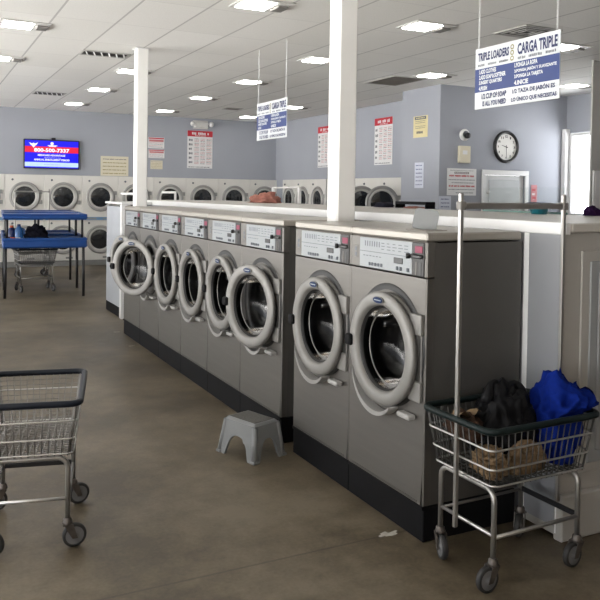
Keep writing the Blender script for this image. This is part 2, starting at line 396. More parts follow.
# frame on the return wall
d = empty('notice_frame', (7.47, 6.66, 1.45), 0, 'white framed notice on the pale wall at the right edge, above the purple cloth', 'frame')
MB().box(-.12, .12, -.025, -.003, 0, .48, M['white_trim'], .005).build('surround', d)
MB().box(-.09, .09, -.029, -.026, .03, .45, M['paper']).build('sheet', d)

# ------------------------------------------------------------------ washers
WW, WD = .670, .568
DZ = .847
CY_ = -.035     # the porthole sits a little towards the hinge side
def make_washer():
    t = empty('washer', (0, 0, 0))
    hw = WW/2
    # shell with a round opening in the front
    b = MB(); n = 48; r = .205; z0, z1 = .168, 1.216
    ring = [(0, CY_+r*math.cos(2*PI*k/n), DZ+r*math.sin(2*PI*k/n)) for k in range(n)]
    def edge(k):
        a = 2*PI*k/n; c, s_ = math.cos(a), math.sin(a)
        sy = (hw-.006-(CY_ if c > 0 else -CY_))/abs(c) if abs(c) > 1e-6 else 1e9
        sz = ((z1-DZ) if s_ > 0 else (DZ-z0))/abs(s_) if abs(s_) > 1e-6 else 1e9
        q = min(sy, sz); return (0, CY_+q*c, DZ+q*s_)
    out = [edge(k) for k in range(n)]
    b.add(ring+out, [(k, (k+1) % n, n+(k+1) % n, n+k) for k in range(n)], M['steel'])
    for (y, z) in ((hw-.006, z1), (-hw+.006, z1), (-hw+.006, z0), (hw-.006, z0)):   # corner fills
        near = sorted(range(n), key=lambda k: (out[k][1]-y)**2+(out[k][2]-z)**2)[:2]
        b.add([(0, y, z), out[near[0]], out[near[1]]], [(0, 1, 2)], M['steel'])
    e = hw
    b.add([(0, -e+.006, z0), (0, -e+.006, z1), (.006, -e, z1), (.006, -e, z0)], [(0,1,2,3)], M['steel'])
    b.add([(0, e-.006, z0), (0, e-.006, z1), (.006, e, z1), (.006, e, z0)], [(0,1,2,3)], M['steel'])
    for sgn in (-1, 1):
        b.add([(.006, sgn*e, z0), (.006, sgn*e, z1), (.045, sgn*e, z1), (.045, sgn*e, z0)], [(0,1,2,3)], M['steel_edge'])
        b.add([(.045, sgn*e, z0), (.045, sgn*e, z1+.165), (WD, sgn*e, z1+.165), (WD, sgn*e, z0)], [(0,1,2,3)], M['steel_side'])
    b.add([(WD, -e, z0), (WD, -e, z1+.165), (WD, e, z1+.165), (WD, e, z0)], [(0,1,2,3)], M['steel_side'])
    b.add([(0, -e, z0), (WD, -e, z0), (WD, e, z0), (0, e, z0)], [(0,1,2,3)], M['steel_side'])
    b.box(-.003, .0, -.29, .29, .175, .182, M['steel_edge'])
    b.build('cabinet', t)
    MB().box(.004, WD-.01, -hw-.001, hw+.001, 0, .163, M['kick'], .004).box(-.004, .03, -hw-.001, hw+.001, .150, .166, M['kick']).build('plinth', t)
    # drum seen through the opening
    b = MB().lathe([(.206, .0), (.204, .05), (.215, .055), (.215, .34), (.10, .36), (.001, .365)], M['drum'], (0, CY_, DZ), 'x', 40)
    for k in range(3):
        a = 2*PI*k/3+.5; y, z = CY_+.19*math.cos(a), DZ+.19*math.sin(a)
        b.tube([(.07, y, z), (.33, y, z)], .022, M['drum'], 8)
    b.build('drum', t)
    b = MB().lathe([(.206, 0), (.206, -.012), (.232, -.016), (.262, -.014), (.268, -.004)], M['ring_dark'], (0, CY_-.006, DZ+.006), 'x', 44).lathe([(.268, -.004), (.296, -.004), (.300, -.0005)], M['gasket_and_shade'], (0, CY_+.0, DZ+.018), 'x', 44)  # outer black ring paints the shadow gap behind the door
    b.build('porthole_collar', t)
    # control panel
    p = MB().box(0, .05, -hw, hw, 1.220, 1.386, M['steel'], .006).build('control_panel', t)
    b = MB().box(-.004, .002, -.222, .246, 1.226, 1.378, M['plate'], .002)
    q = -.0046
    def pr(y0, y1, za, zb, m): b.add([(q, y0, za), (q, y1, za), (q, y1, zb), (q, y0, zb)], [(0,1,2,3)], m)
    pr(-.222, .246, 1.3065, 1.3095, M['ink'])
    rn = random.Random(3)
    for k in range(7): pr(.195-.022*k, .195-.022*k-.009, 1.335, 1.362, M['ink'])
    for k in range(5):
        for j in range(3):
            y = .04-.05*k; pr(y, y-rn.uniform(.02, .04), 1.325+.015*j, 1.329+.015*j, M['ink'])
    for k in range(6): pr(.21-.03*k, .21-.03*k-.02, 1.284, 1.288, M['ink'])
    for k in range(5): b.box(-.009, -.004, .155-.028*k-.016, .155-.028*k, 1.238, 1.254, M['ink'], .002)
    for y in (-.105, -.135, -.195): b.box(-.012, -.004, y-.006, y+.006, 1.236, 1.254, M['ink'], .002)
    b.build('label_plate', p)
    MB().box(-.008, -.003, -.150, -.075, 1.268, 1.296, M['black'], .002).build('digital_display', p)
    c = MB().box(-.006, .004, -.318, -.230, 1.224, 1.380, M['coin'], .003).box(-.0075, -.006, -.300, -.286, 1.228, 1.290, M['black']).box(-.0075, -.006, -.266, -.256, 1.228, 1.290, M['steel_edge']).build('coin_slot', p)
    MB().box(-.009, -.006, -.310, -.252, 1.332, 1.364, M['red_led'], .002).build('coin_display', p)
    MB().box(-.022, -.006, -.312, -.222, 1.306, 1.324, M['black'], .005).tube([(-.018, -.226, 1.315), (-.034, -.216, 1.315)], .013, M['black'], 8).build('coin_handle', p)
    MB().box(-.003, .002, .268, .304, 1.268, 1.332, M['ring_dark'], .002).box(-.004, -.003, .276, .296, 1.276, 1.296, M['ink']).box(-.004, -.003, .276, .296, 1.304, 1.324, M['ink']).build('size_badge', p)
    MB().box(-.004, WD, -hw-.001, hw+.001, 1.388, 1.428, M['lid'], .008).build('top_lid', t)
    # hinge, chute
    b = MB()
    for z in (DZ+.155, DZ-.155): b.box(-.022, 0, -.325, -.235, z-.048, z+.048, M['ring'], .004)
    b.box(-.012, 0, -.320, -.285, DZ-.20, DZ+.20, M['ring_dark'], .004)
    b.build('hinge', t)
    b = MB(); N = 18; V = []
    for k in range(N+1):
        a = R_(208+82*k/N); w = math.sin(PI*(k+.4)/(N+.8)); ro = .276+.062*w**.8; wd = .006+.022*w
        cy_, sz = -math.cos(a), math.sin(a)
        for (r, x) in ((ro, -.004), (ro, -.058), (ro-wd, -.062), (ro-wd, -.004)): V.append((x, CY_+r*cy_, DZ-.008+r*sz))
    Fc = []
    for k in range(N):
        for j in range(4): Fc.append((4*k+j, 4*k+(j+1) % 4, 4*k+4+(j+1) % 4, 4*k+4+j))
    b.add(V, Fc+[(0, 1, 2, 3), (4*N+3, 4*N+2, 4*N+1, 4*N)], M['chute'])
    b.box(-.050, -.005, -.28, -.18, DZ-.292, DZ-.268, M['chute'], .006)
    b.build('drip_chute', t)
    # door: origin on the hinge line
    c = (0, .31, 0)
    b = MB().lathe([(.262, -.004), (.276, .004), (.279, .020), (.274, .029), (.262, .034), (.226, .033), (.214, .028), (.207, .006), (.205, -.012)], M['ring'], c, 'x', 56, flip=-1, closed=True)
    d = b.build('door', t); d.location = (-.022, -.345, DZ)
    MB().lathe([(.2065, .010), (.198, .004), (.192, -.040), (.198, -.044)], M['gasket_and_shade'], c, 'x', 44, flip=-1).build('door_gasket', d)
    g = MB().lathe([(.196, -.005), (.192, -.03), (.180, -.09), (.155, -.13), (.08, -.150), (.0008, -.154)], M['door_glass'], c, 'x', 44, flip=-1)
    g.build('door_glass', d)
    MB().lathe([(.182, -.038), (.187, -.034), (.192, -.042)], M['ring_dark'], c, 'x', 44, flip=-1).build('glass_clamp', d)
    MB().box(-.054, -.012, .548, .598, -.028, .030, M['kick'], .008).box(-.046, -.018, .59, .612, -.016, .012, M['kick'], .006).build('latch', d)
    b = MB(); n = 24
    for (ra, rb, x, m) in ((.046, .018, -.0415, M['ring_dark']), (.040, .0145, -.0435, M['navy'])):
        b.add([(x, .31+ra*math.cos(2*PI*k/n), .238+rb*math.sin(2*PI*k/n)) for k in range(n)]+[(x+.006, .31+ra*math.cos(2*PI*k/n), .238+rb*math.sin(2*PI*k/n)) for k in range(n)],
              [tuple(range(n))]+[(k, (k+1) % n, n+(k+1) % n, n+k) for k in range(n)], m)
    b.box(-.0445, -.043, .282, .338, .2355, .2405, M['plate'])
    b.build('emblem', d)
    return t

wash = make_washer()
spec_w = [
 (3.157, 1.0, 1., 'nearest stainless front-load washer, beside the cart of clothes, with a soap lid raised on top'),
 (3.8318, 1.0, 1., 'second stainless washer from the cart of clothes, just right of the near white column'),
 (4.685, 1.0205, 11., 'stainless washer just left of the near white column, its round door ajar over its neighbour'),
 (5.371, 1.0205, 1., 'second stainless washer to the left of the near white column, door nearly shut'),
 (6.057, 1.0205, 1., 'third stainless washer to the left of the near white column, door nearly shut'),
 (6.743, 1.0205, 3., 'fourth stainless washer left of the near column, just right of the door swung widest open'),
 (7.429, 1.0205, 29., 'second stainless washer from the far end, its round door swung widest open'),
 (8.115, 1.0205, 14., 'farthest stainless washer of the row, its door half hidden behind an open one'),
]
washers = []
for i, (y, s, th, lab) in enumerate(spec_w):
    o = wash if i == 0 else copy_tree(wash)
    o.location = (2.08, y, 0); o.scale.y = s; tag(o, lab, 'washing machine', 'row of stainless front-load washers'); washers.append(o)
    for ch in o.children:
        if ch.name.startswith('door'): ch.rotation_euler.z = R_(th)
# raised soap lid on the nearest washer
b = MB(); n = 6; pts = []
for (cx, cz, a0) in ((.040, .015, -90), (.040, .085, 0), (-.040, .085, 90), (-.040, .015, 180)):
    for k in range(n+1):
        a = R_(a0+90*k/n); pts.append((cx+.02*math.cos(a), 0, max(0, cz+.02*math.sin(a))))
b.prism(pts, (0, .008, 0), M['cab_recess'])
so = b.build('soap_lid', washers[0]); so.location = (.140, -.115, 1.4335); so.rotation_euler = (R_(-20), R_(8), R_(-42))
MB().box(.09, .22, -.20, -.03, 1.424, 1.4325, M['lid'], .003).box(.11, .20, -.18, -.05, 1.432, 1.4335, M['dark_fix']).build('soap_tray', washers[0])

# ------------------------------------------------------------------ island behind the washers
isl = empty('laundry_counter', (2.67, 2.58, 0), 0, 'long beige-topped counter with blue grey side, behind the row of stainless washers', 'counter')
L = 7.7
MB().box(0, 1.33, .0, L, .02, 1.436, M['cab_beige'], .004).build('counter_body', isl)
MB().box(-.004, .0, .012, L, .06, 1.425, M['cab_grey']).box(-.006, .0, .21, .245, .04, 1.425, M['white_trim'], .003).box(-.006, 0., -.0, .011, .03, 1.425, M['white_trim'], .003).build('side_panel', isl)
b = MB().box(.115, 1.25, -.012, .0, .30, 1.35, M['cab_beige'], .004).box(.165, 1.2, -.018, -.006, .34, 1.30, M['cab_recess'], .006).box(.215, 1.15, -.026, -.016, .40, 1.25, M['cab_recess'], .008)
b.build('end_panel', isl)
MB().box(-.004, 1.33, -.035, .02, .0, .215, M['cab_beige'], .006).build('plinth', isl)
MB().box(.031, 1.34, -.025, L, 1.437, 1.480, M['counter_top'], .006).build('worktop', isl)
MB().box(-.004, .03, -.02, L, 1.426, 1.482, M['white_trim'], .004).build('edge_trim', isl)
# return at the far end
fc = empty('end_cabinet', (2.29, 9.42, 0), 0, 'plain grey steel end cabinet beyond the farthest washer, with a white corner post', 'cabinet')
MB().box(0, .37, .06, .86, .125, 1.395, M['far_grey'], .004).build('cabinet_body', fc)
MB().box(.0, .37, .06, .86, .0, .122, M['kick'], .003).build('plinth', fc)
MB().box(-.015, .06, -.02, .058, 0, 1.425, M['white_trim'], .004).build('corner_post', fc)
MB().box(-.02, .37, -.03, .88, 1.427, 1.455, M['white_trim'], .004).build('cap', fc)

# columns
def column(x, y, s, lab):
    t = empty('column', (x, y, 0), 0, lab, 'column', 'white square columns')
    MB().box(-s/2, s/2, -s/2, s/2, 0, HC-.002, M['white'], .012).build('shaft', t)
    MB().box(-s/2-.02, s/2+.02, -s/2-.02, s/2+.02, HC-.014, HC-.003, M['white_trim'], .003).build('ceiling_collar', t)
column(2.447, 4.253, .138, 'near white square column rising between the washers in the middle of the view')
column(2.352, 8.83, .136, 'far white square column standing beyond the end of the washer row')

# ------------------------------------------------------------------ stacked dryers
def make_dryer():
    t = empty('stacked_dryer', (0, 0, 0)); h = .382
    MB().box(-h, h, 0, .07, .115, 1.905, M['dryer'], .004).lathe([(.20, -.002), (.0005, -.002)], M['black'], (0, 0, 1.452), 'y', 32).lathe([(.20, -.002), (.0005, -.002)], M['black'], (0, 0, .555), 'y', 32).box(-h, h, -.004, .0, .945, .95, M['grey_kick']).build('cabinet', t)  # black discs stand in for the shaded drum openings
    MB().box(-h, h, .006, .07, 0, .112, M['grey_kick']).build('plinth', t)
    MB().box(-h+.02, h-.02, -.006, .0, .965, 1.03, M['strip_blue'], .002).box(-.30, -.08, -.0075, -.006, .98, 1.015, M['plate']).box(.05, .3, -.0075, -.006, .985, 1.01, M['plate']).build('label_strip', t)
    for z in (1.452, .555):
        d = MB().lathe([(.302, 0), (.305, -.02), (.286, -.036), (.262, -.036), (.248, -.022)], M['dryer_ring'], (0, 0, 0), 'y', 40).lathe([(.250, -.022), (.240, -.030), (.215, -.030), (.206, -.014)], M['dryer_lip'], (0, 0, 0), 'y', 40)
        d = d.build('door', t); d.location = (0, 0, z)
        MB().lathe([(.210, -.012), (.19, -.02), (.10, -.032), (.0008, -.036)], M['dryer_glass'], (0, 0, 0), 'y', 36).build('door_glass', d)
        for q in (.09, -.12): MB().box(.262, .345, -.020, -.002, q-.035, q+.045, M['dryer_ring'], .006).build('door_hinge', d)
        MB().lathe([(.0005, -.022), (.018, -.02), (.022, 0)], M['ink'], (-.235, 0, z+.345), 'y', 14).build('knob', t)
    MB().box(.06, .2, -.004, 0, .15, .19, M['grey_kick']).build('vent_slot', t)
    return t
dry = make_dryer()
back_x = [1.215+.768*k for k in range(9)]
lab_b = ['stacked white dryer cut off by the left edge of the view',
 'stacked white dryer under the left half of the television',
 'stacked white dryer under the right half of the television',
 'stacked white dryer under the cream notice, just left of the far white column',
 'stacked white dryer half hidden behind the far white column',
 'stacked white dryer first to the right of the far white column on the back wall',
 'stacked white dryer under the red headed price list on the back wall',
 'stacked white dryer second from the corner on the back wall',
 'stacked white dryer in the corner end of the back wall, behind the pink brown clothes']
for i, x in enumerate(back_x):
    o = dry if i == 0 else copy_tree(dry)
    o.location = (x, 16.428, 0); tag(o, lab_b[i], 'dryer', 'stacked dryers along the back wall')
lab_r = ['stacked dryer on the side wall nearest the grey corner, right of the near column',
 'stacked dryer on the side wall with its upper door standing open beside the near column',
 'stacked dryer on the side wall mostly hidden behind the near column, on its right',
 'stacked dryer on the side wall x',
 'stacked dryer on the side wall just left of the near white column',
 'stacked dryer on the side wall second to the left of the near white column',
 'stacked dryer on the side wall deepest in the far corner']
for i in (0, 1, 2, 4, 5, 6):
    o = copy_tree(dry); o.location = (7.60, 11.42+.695*i, 0); o.rotation_euler.z = -PI/2; o.scale.x = .905
    tag(o, lab_r[i], 'dryer', 'stacked dryers along the side wall')
    if i in (0, 1):
        d = [c for c in o.children if c.name.startswith('door') and c.location.z > 1][0]; th = R_(68)
        d.location = (.33-.33*math.cos(th), -.005-.33*math.sin(th), 1.452); d.rotation_euler.z = th

# ------------------------------------------------------------------ laundry tables
def make_table():
    t = empty('folding_table', (0, 0, 0)); W, D = .60, .555
    def tray(z0, z1, name, lip):
        b = MB().box(-W, W, -D, D, z0, z1-lip, M['table_blue'], .02)
        for (x0, x1, y0, y1) in ((-W, W, -D, -D+.04), (-W, W, D-.04, D), (-W, -W+.04, -D+.04, D-.04), (W-.04, W, -D+.04, D-.04)): b.box(x0, x1, y0, y1, z1-lip-.015, z1, M['table_blue'], .012)
        return b.build(name, t)
    tray(.735, .885, 'table_top', .03); tray(1.155, 1.238, 'upper_shelf', .015)
    for (sx, sy) in ((-1, -1), (1, -1), (-1, 1), (1, 1)):
        MB().tube([(sx*.555, sy*.50, 0), (sx*.55, sy*.49, .74)], .021, M['leg_black'], 10).build('leg', t)
    for (x, y) in ((-.53, -.48), (.53, -.48), (-.53, .48), (.53, .48), (-.05, .48)):
        MB().tube([(x, y, .85), (x, y, 1.16)], .017, M['leg_black'], 8).build('post', t)
    return t
tb = make_table(); tb.location = (1.755, 12.24, 0); tb.rotation_euler.z = R_(-5); tag(tb, 'front blue two-tier laundry table with bottles and dark clothes on it', 'table', 'blue two-tier laundry tables')
t2 = copy_tree(tb); t2.location = (1.87, 13.44, 0); t2.rotation_euler.z = R_(-4); tag(t2, 'rear blue two-tier laundry table pushed behind the one with clothes', 'table')

# ------------------------------------------------------------------ wire carts
def make_cart(rim_m, wire_m, rack=True, dense=False, turn=(180, 185, 250, 215)):
    t = empty('laundry_cart', (0, 0, 0))
    ZB, ZT = .425, .665
    def hx(z): return .262+(.305-.262)*(z-ZB)/(ZT-ZB)
    def hy(z): return .186+(.214-.186)*(z-ZB)/(ZT-ZB)
    def loop(z, g=0., rc=.035, n=4):
        X, Y = hx(z)+g, hy(z)+g; P = []
        for (cx, cy_, a0) in ((X-rc, Y-rc, 0), (-X+rc, Y-rc, 90), (-X+rc, -Y+rc, 180), (X-rc, -Y+rc, 270)):
            for k in range(n+1):
                a = R_(a0+90*k/n); P.append((cx+rc*math.cos(a), cy_+rc*math.sin(a), z))
        return P
    b = MB()
    zs = (.432, .502, .585)
    for z in zs: b.tube(loop(z, .004), .0042, M['chrome'], 6, closed=True)
    if dense:
        for k in range(9): b.tube(loop(.44+.024*k, 0), .0017, wire_m, 4, closed=True)
    nx, ny = (20, 13) if dense else (17, 11)
    for k in range(nx):
        q = -1+2*k/(nx-1); q *= .93
        b.tube([(q*hx(ZT), -hy(ZT), ZT), (q*hx(ZB), -hy(ZB), ZB), (q*hx(ZB), hy(ZB), ZB), (q*hx(ZT), hy(ZT), ZT)], .0024, wire_m, 5)
    for k in range(ny):
        q = -1+2*k/(ny-1); q *= .9
        b.tube([(-hx(ZT), q*hy(ZT), ZT), (-hx(ZB), q*hy(ZB), ZB), (hx(ZB), q*hy(ZB), ZB), (hx(ZT), q*hy(ZT), ZT)], .0024, wire_m, 5)
    if dense:
        for (sx, sy) in ((1, 1), (1, -1), (-1, 1), (-1, -1)): b.tube([(sx*(hx(ZT)-.01), sy*(hy(ZT)-.012), ZT), (sx*(hx(ZB)-.01), sy*(hy(ZB)-.012), ZB)], .006, M['dull_wire'], 6)
    b.build('wire_basket', t)
    MB().tube(loop(ZT, .006, .045, 5), .0145, rim_m, 10, closed=True).build('basket_rim', t)
    # frame
    LX, LY = .240, .168
    for sx in (-1, 1):
        P = [(sx*LX, -LY, .125), (sx*LX, -LY, .36)]
        P += [(sx*LX, -LY+.05-.05*math.cos(R_(a)), .36+.048*math.sin(R_(a))) for a in (20, 40, 60, 80)]
        P += [(sx*LX, LY-.05+.05*math.cos(R_(a)), .36+.048*math.sin(R_(a))) for a in (80, 60, 40, 20)]
        P += [(sx*LX, LY, .36), (sx*LX, LY, .125)]
        MB().tube(P, .0115, M['tube'], 10).build('leg_frame', t)
    MB().tube([(-LX, -LY, .215), (LX, -LY, .215)], .009, M['tube'], 8).build('front_rail', t)
    MB().tube([(-LX, LY, .215), (LX, LY, .215)], .007, M['dull_wire'], 8).build('rear_rail', t)
    MB().tube([(-LX, -LY, .222), (-LX, LY, .222)], .008, M['chrome'], 8).build('end_rail', t)
    MB().box(LX-.006, LX+.006, -LY, LY, .208, .232, M['leg_black'], .003).build('end_bar', t)
    for (sx, sy, a) in ((-1, -1, turn[0]), (1, -1, turn[1]), (-1, 1, turn[2]), (1, 1, turn[3])):
        c = MB(); an = R_(a); dx, dy = math.cos(an), math.sin(an); px, py = -dy, dx
        x, y = sx*LX, sy*LY; wx, wy = x+.03*dx, y+.03*dy
        c.lathe([(.013, .135), (.020, .128), (.020, .118), (.024, .112), (.020, .104)], M['fork'], (x, y, 0), 'z', 14)
        for s in (-1, 1):
            o = Vector((px, py, 0))*.021*s
            c.prism([Vector((x-.018*dx, y-.018*dy, .108))+o, Vector((x+.022*dx, y+.022*dy, .108))+o, Vector((wx+.012*dx, wy+.012*dy, .044))+o, Vector((wx-.012*dx, wy-.012*dy, .044))+o], Vector((px, py, 0))*.003*s, M['fork'])
        c.box(x-.02, x+.02, y-.02, y+.02, .103, .109, M['fork'])
        k = c.build('caster', t)
        wob = MB().lathe([(.040, -.0125), (.050, -.012), (.053, -.006), (.053, .006), (.050, .012), (.040, .0125)], M['tyre'], (0, 0, 0), 'x', 26)
        wob.lathe([(.041, -.0115), (.030, -.0135), (.012, -.012), (.010, -.017), (.0005, -.017)], M['hub'], (0, 0, 0), 'x', 22).lathe([(.041, .0115), (.030, .0135), (.012, .012), (.010, .017), (.0005, .017)], M['hub'], (0, 0, 0), 'x', 22)
        q = wob.build('wheel', k); q.location = (wx, wy, .053); q.rotation_euler.z = an+PI/2
    if rack:
        b = MB(); X = .299
        for s in (-1, 1): b.box(s*X-.011, s*X+.011, -.008, .008, .205, 1.612, M['tube'], .004)
        b.build('rack_post', t)
        b = MB().box(-X, X, -.011, .011, 1.545, 1.572, M['tube'], .004)
        for s in (-1, 1): b.box(s*X-.016, s*X+.016, -.016, .016, 1.542, 1.576, M['dark_fix'], .003)
        b.build('hanging_bar', t)
    return t
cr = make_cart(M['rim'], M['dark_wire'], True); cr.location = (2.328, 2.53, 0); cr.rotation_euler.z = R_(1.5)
tag(cr, 'wire laundry cart with hanging rack, loaded with a black bag and blue cloth', 'laundry cart', 'wire laundry carts')
cl = make_cart(M['rim_navy'], M['dull_wire'], False, True, (283, 290, 240, 103)); cl.location = (.500, 3.735, 0); cl.rotation_euler.z = R_(77)
tag(cl, 'empty wire laundry cart with dark rim, cut off by the left edge in the foreground', 'laundry cart', 'wire laundry carts')
cu = copy_tree(cl); cu.location = (1.68, 12.58, 0); cu.rotation_euler.z = R_(2)
tag(cu, 'small empty wire cart parked underneath the front blue table', 'laundry cart', 'wire laundry carts')
cf = copy_tree(cr); cf.location = (1.915, 14.75, 0); cf.rotation_euler.z = 0
tag(cf, 'wire cart with tall hanging rack standing behind the blue tables, in front of the dryers', 'laundry cart', 'wire laundry carts')

# ------------------------------------------------------------------ soft things
def blob(name, loc, size, m, seed=0, sub=4, amp=.25, freq=2.2, floor=None, clampxy=None, rotz=0., shape=None, parent=None, ridge=.5):
    bm = bmesh.new(); bmesh.ops.create_icosphere(bm, subdivisions=sub, radius=1.)
    off = Vector((seed*7.3, seed*3.1, seed*1.7))
    for v in bm.verts:
        p = v.co.copy(); n = noise.noise(p*freq+off); rdg = 1-abs(noise.noise(p*freq*1.9+off*2))*2
        s = 1+amp*n+amp*ridge*(rdg-.5)+amp*.25*noise.noise(p*freq*5+off)
        q = Vector((p.x*size[0], p.y*size[1], p.z*size[2]))*s
        if shape: q = shape(q, p)
        if floor is not None: q.z = max(q.z, floor)
        if clampxy: q.x = max(clampxy[0], min(clampxy[1], q.x)); q.y = max(clampxy[2], min(clampxy[3], q.y))
        v.co = q
    me = bpy.data.meshes.new(name); bm.to_mesh(me); bm.free(); me.materials.append(m)
    for f in me.polygons: f.use_smooth = True
    o = bpy.data.objects.new(name, me); col.objects.link(o); o.location = loc; o.rotation_euler.z = rotz
    if parent: o.parent = parent
    return o
bg = blob('plastic_bag', (2.325, 2.575, .565), (.145, .135, .205), M['bag'], 3, 5, .22, 2.0, floor=-.115, clampxy=(-.15, .108, -.13, .135), ridge=.7)
tag(bg, 'crumpled black plastic bag standing in the loaded wire cart', 'bag')
b = MB()
for (dx, dy, h, a) in ((-.055, .0, .085, 10), (.045, -.02, .075, -20)):
    ca, sa = math.cos(R_(a)), math.sin(R_(a)); P = []
    for k in range(11):
        q = PI*k/10; xx = .040*math.cos(q); P.append((dx+xx*ca, dy+xx*sa, .135+h*math.sin(q)))
    b.tube(P, [.034, .028, .021, .016, .013, .012, .013, .016, .021, .028, .034], M['bag'], 7)
b.build('bag_handle', bg)
def blue_shape(q, p):
    # two soft bulges standing above the rim, narrowing into the basket below it
    if p.z > -.1:
        k = min(1, (p.z+.1)/.5)
        q.x += .040*k; q.z *= 1+.15*math.cos((p.x+.42)*4.6)*k
        q.x *= 1+.28*k; q.y *= 1+.05*k
    else: q.x *= 1+.35*(p.z+.1); q.y *= 1+.30*(p.z+.1)
    return q
bc = blob('blue_cloth', (2.520, 2.475, .605), (.112, .150, .185), M['blue_cloth'], 8, 5, .24, 1.5, floor=-.165, shape=blue_shape, ridge=1.2, clampxy=(-.084, .132, -.19, .17))
for v in bc.data.vertices:       # keep what is below the rim inside the wires
    if v.co.z < .075:
        v.co.x = min(v.co.x, .078); v.co.y = max(v.co.y, -.105)
tag(bc, 'royal blue fleece cloth heaped over the right side of the loaded wire cart', 'cloth')
tc = blob('tan_cloth', (2.145, 2.435, .49), (.075, .085, .058), M['tan_cloth'], 9, 5, .4, 2.6, floor=-.05, clampxy=(-.062, .028, -.072, .08), ridge=1.)
tag(tc, 'tan crumpled cloth at the bottom of the loaded wire cart, seen through the wires', 'cloth')
tc2 = blob('tan_cloth', (2.300, 2.405, .485), (.105, .040, .075), M['tan_cloth'], 12, 5, .25, 2.2, floor=-.045, clampxy=(-.105, .13, -.040, .030), ridge=.8)
tag(tc2, 'folded tan bundle at the front of the loaded wire cart, below the black bag', 'cloth')
bk = blob('brown_cloth', (2.108, 2.57, .590), (.06, .10, .075), M['brown_cloth'], 15, 4, .35, 2.4, floor=-.015, clampxy=(-.045, .058, -.12, .10), ridge=1.)
tag(bk, 'dark brown garment with tan edge lying at the left end of the loaded cart', 'garment')
b = MB(); rn = random.Random(2); V = []; nn = 9
for i in range(nn):
    for j in range(4): V.append((.014*i-.06, -.05+.022*j+rn.uniform(-.006, .006), .082+.018*math.sin(i*1.1)+rn.uniform(-.006, .006)-.004*j))
b.add(V, [(i*4+j, i*4+j+1, (i+1)*4+j+1, (i+1)*4+j) for i in range(nn-1) for j in range(3)], M['tan_cloth'], True)
b.build('tan_hem', bk)

# press the contents inside the wires of the loaded cart
ci = Matrix.Translation((2.328, 2.53, 0)) @ Matrix.Rotation(R_(1.5), 4, 'Z'); cinv = ci.inverted()
for o in (bg, bc, tc, tc2, bk):
    for v in o.data.vertices:
        p = cinv @ (Vector(o.location)+v.co)
        k = (min(p.z, .665)-.425)/.24; X, Y = .262+.043*k-.022, .186+.028*k-.022
        if p.z < .70: p.x = max(-X, min(X, p.x)); p.y = max(-Y, min(Y, p.y))
        p.z = max(p.z, .434)
        v.co = (ci @ p)-Vector(o.location)

# things on the front table
tt = .8565
dk = blob('dark_clothes', (1.625, 12.06, tt), (.165, .16, .185), M['dark_cloth'], 21, 4, .35, 2.4, floor=0.002, ridge=.8)
tag(dk, 'heap of dark clothes on the front blue table', 'clothes')
def bottle(x, y, h, r, m, capm, lab):
    t = empty('detergent_bottle', (x, y, tt), 0, lab, 'bottle', 'detergent bottles on the blue table')
    MB().lathe([(.0005, 0), (r, .004), (r*1.05, h*.15), (r, h*.62), (r*.62, h*.8), (r*.4, h*.86)], m, (0, 0, 0), 'z', 18).tube([(r*.55, 0, h*.74), (r*1.3, 0, h*.66), (r*1.25, 0, h*.4), (r*.8, 0, h*.33)], r*.2, m, 8).build('body', t)
    MB().lathe([(r*.46, h*.84), (r*.46, h*.99), (.0005, h)], capm, (0, 0, 0), 'z', 14).build('cap', t)
bottle(1.362, 11.92, .225, .055, M['bottle_blue'], M['bottle_navy'], 'bright blue detergent bottle beside the dark clothes on the front table')
bottle(1.275, 12.06, .20, .060, M['bottle_navy'], M['orange'], 'navy detergent bottle with orange cap at the left end of the front table')
t = empty('orange_scoop', (1.30, 11.84, tt), R_(8), 'orange and white packet lying at the front left corner of the front table', 'packet')
MB().box(-.075, .0, -.03, .03, .002, .035, M['orange'], .01).build('body', t)
MB().box(.0, .08, -.028, .028, .002, .03, M['paper'], .01).build('white_end', t)

# things on the counter
CT = 1.4815
pc = blob('pink_clothes', (3.72, 8.27, CT), (.17, .29, .105), M['pink_cloth'], 33, 4, .4, 2.2, floor=0.001, ridge=.8, clampxy=(-.2, .17, -.4, .4))
tag(pc, 'heap of pink brown clothes on the counter in front of the corner dryers', 'clothes')
def guard(y0, y1, h, lab, frame):
    t = empty('splash_guard', (3.965, y0, CT), 0, lab, 'panel')
    ly = y1-y0
    MB().box(-.003, .003, .0, ly, .012, h, M['acrylic']).build('clear_panel', t)
    if frame:
        for y in (0, ly): MB().box(-.015, .015, y-.022, y+.022, 0, h+.01, M['white_trim'], .003).build('post', t)
        MB().box(-.012, .012, 0, ly, h, h+.018, M['fixture'], .003).build('top_rail', t)
    else:
        MB().box(-.008, .008, 0, ly, 0, .014, M['green_edge'], .002).build('base_rail', t)
guard(7.86, 8.58, .175, 'framed clear panel standing on the counter right of the pink brown clothes', True)
guard(3.80, 4.66, .185, 'frameless clear panel with green base standing on the counter before the white door', False)
t = empty('black_stand', (3.95, 5.32, CT), 0, 'low black wire stand on the counter below the pale blue notice', 'stand')
MB().box(-.05, .05, 0, .47, .034, .060, M['kick'], .003).build('top_bar', t)
for y in (.01, .46): MB().box(-.05, .05, y-.008, y+.008, 0, .034, M['kick'], .002).build('leg', t)
t = blob('folded_cloth', (3.95, 5.56, CT), (.035, .15, .02), M['pink_cloth'], 41, 3, .3, 3., floor=.0005); tag(t, 'small pink folded cloth under the low black stand on the counter', 'cloth')
t = empty('teal_basin', (3.86, 3.955, CT), 0, 'small teal plastic basin on the counter at the end of the clear panel', 'basin')
MB().lathe([(.0005, .004), (.05, .0), (.075, .06), (.082, .068), (.078, .072), (.068, .062), (.045, .01), (.0005, .010)], M['teal'], (0, 0, 0), 'z', 24).build('bowl', t)
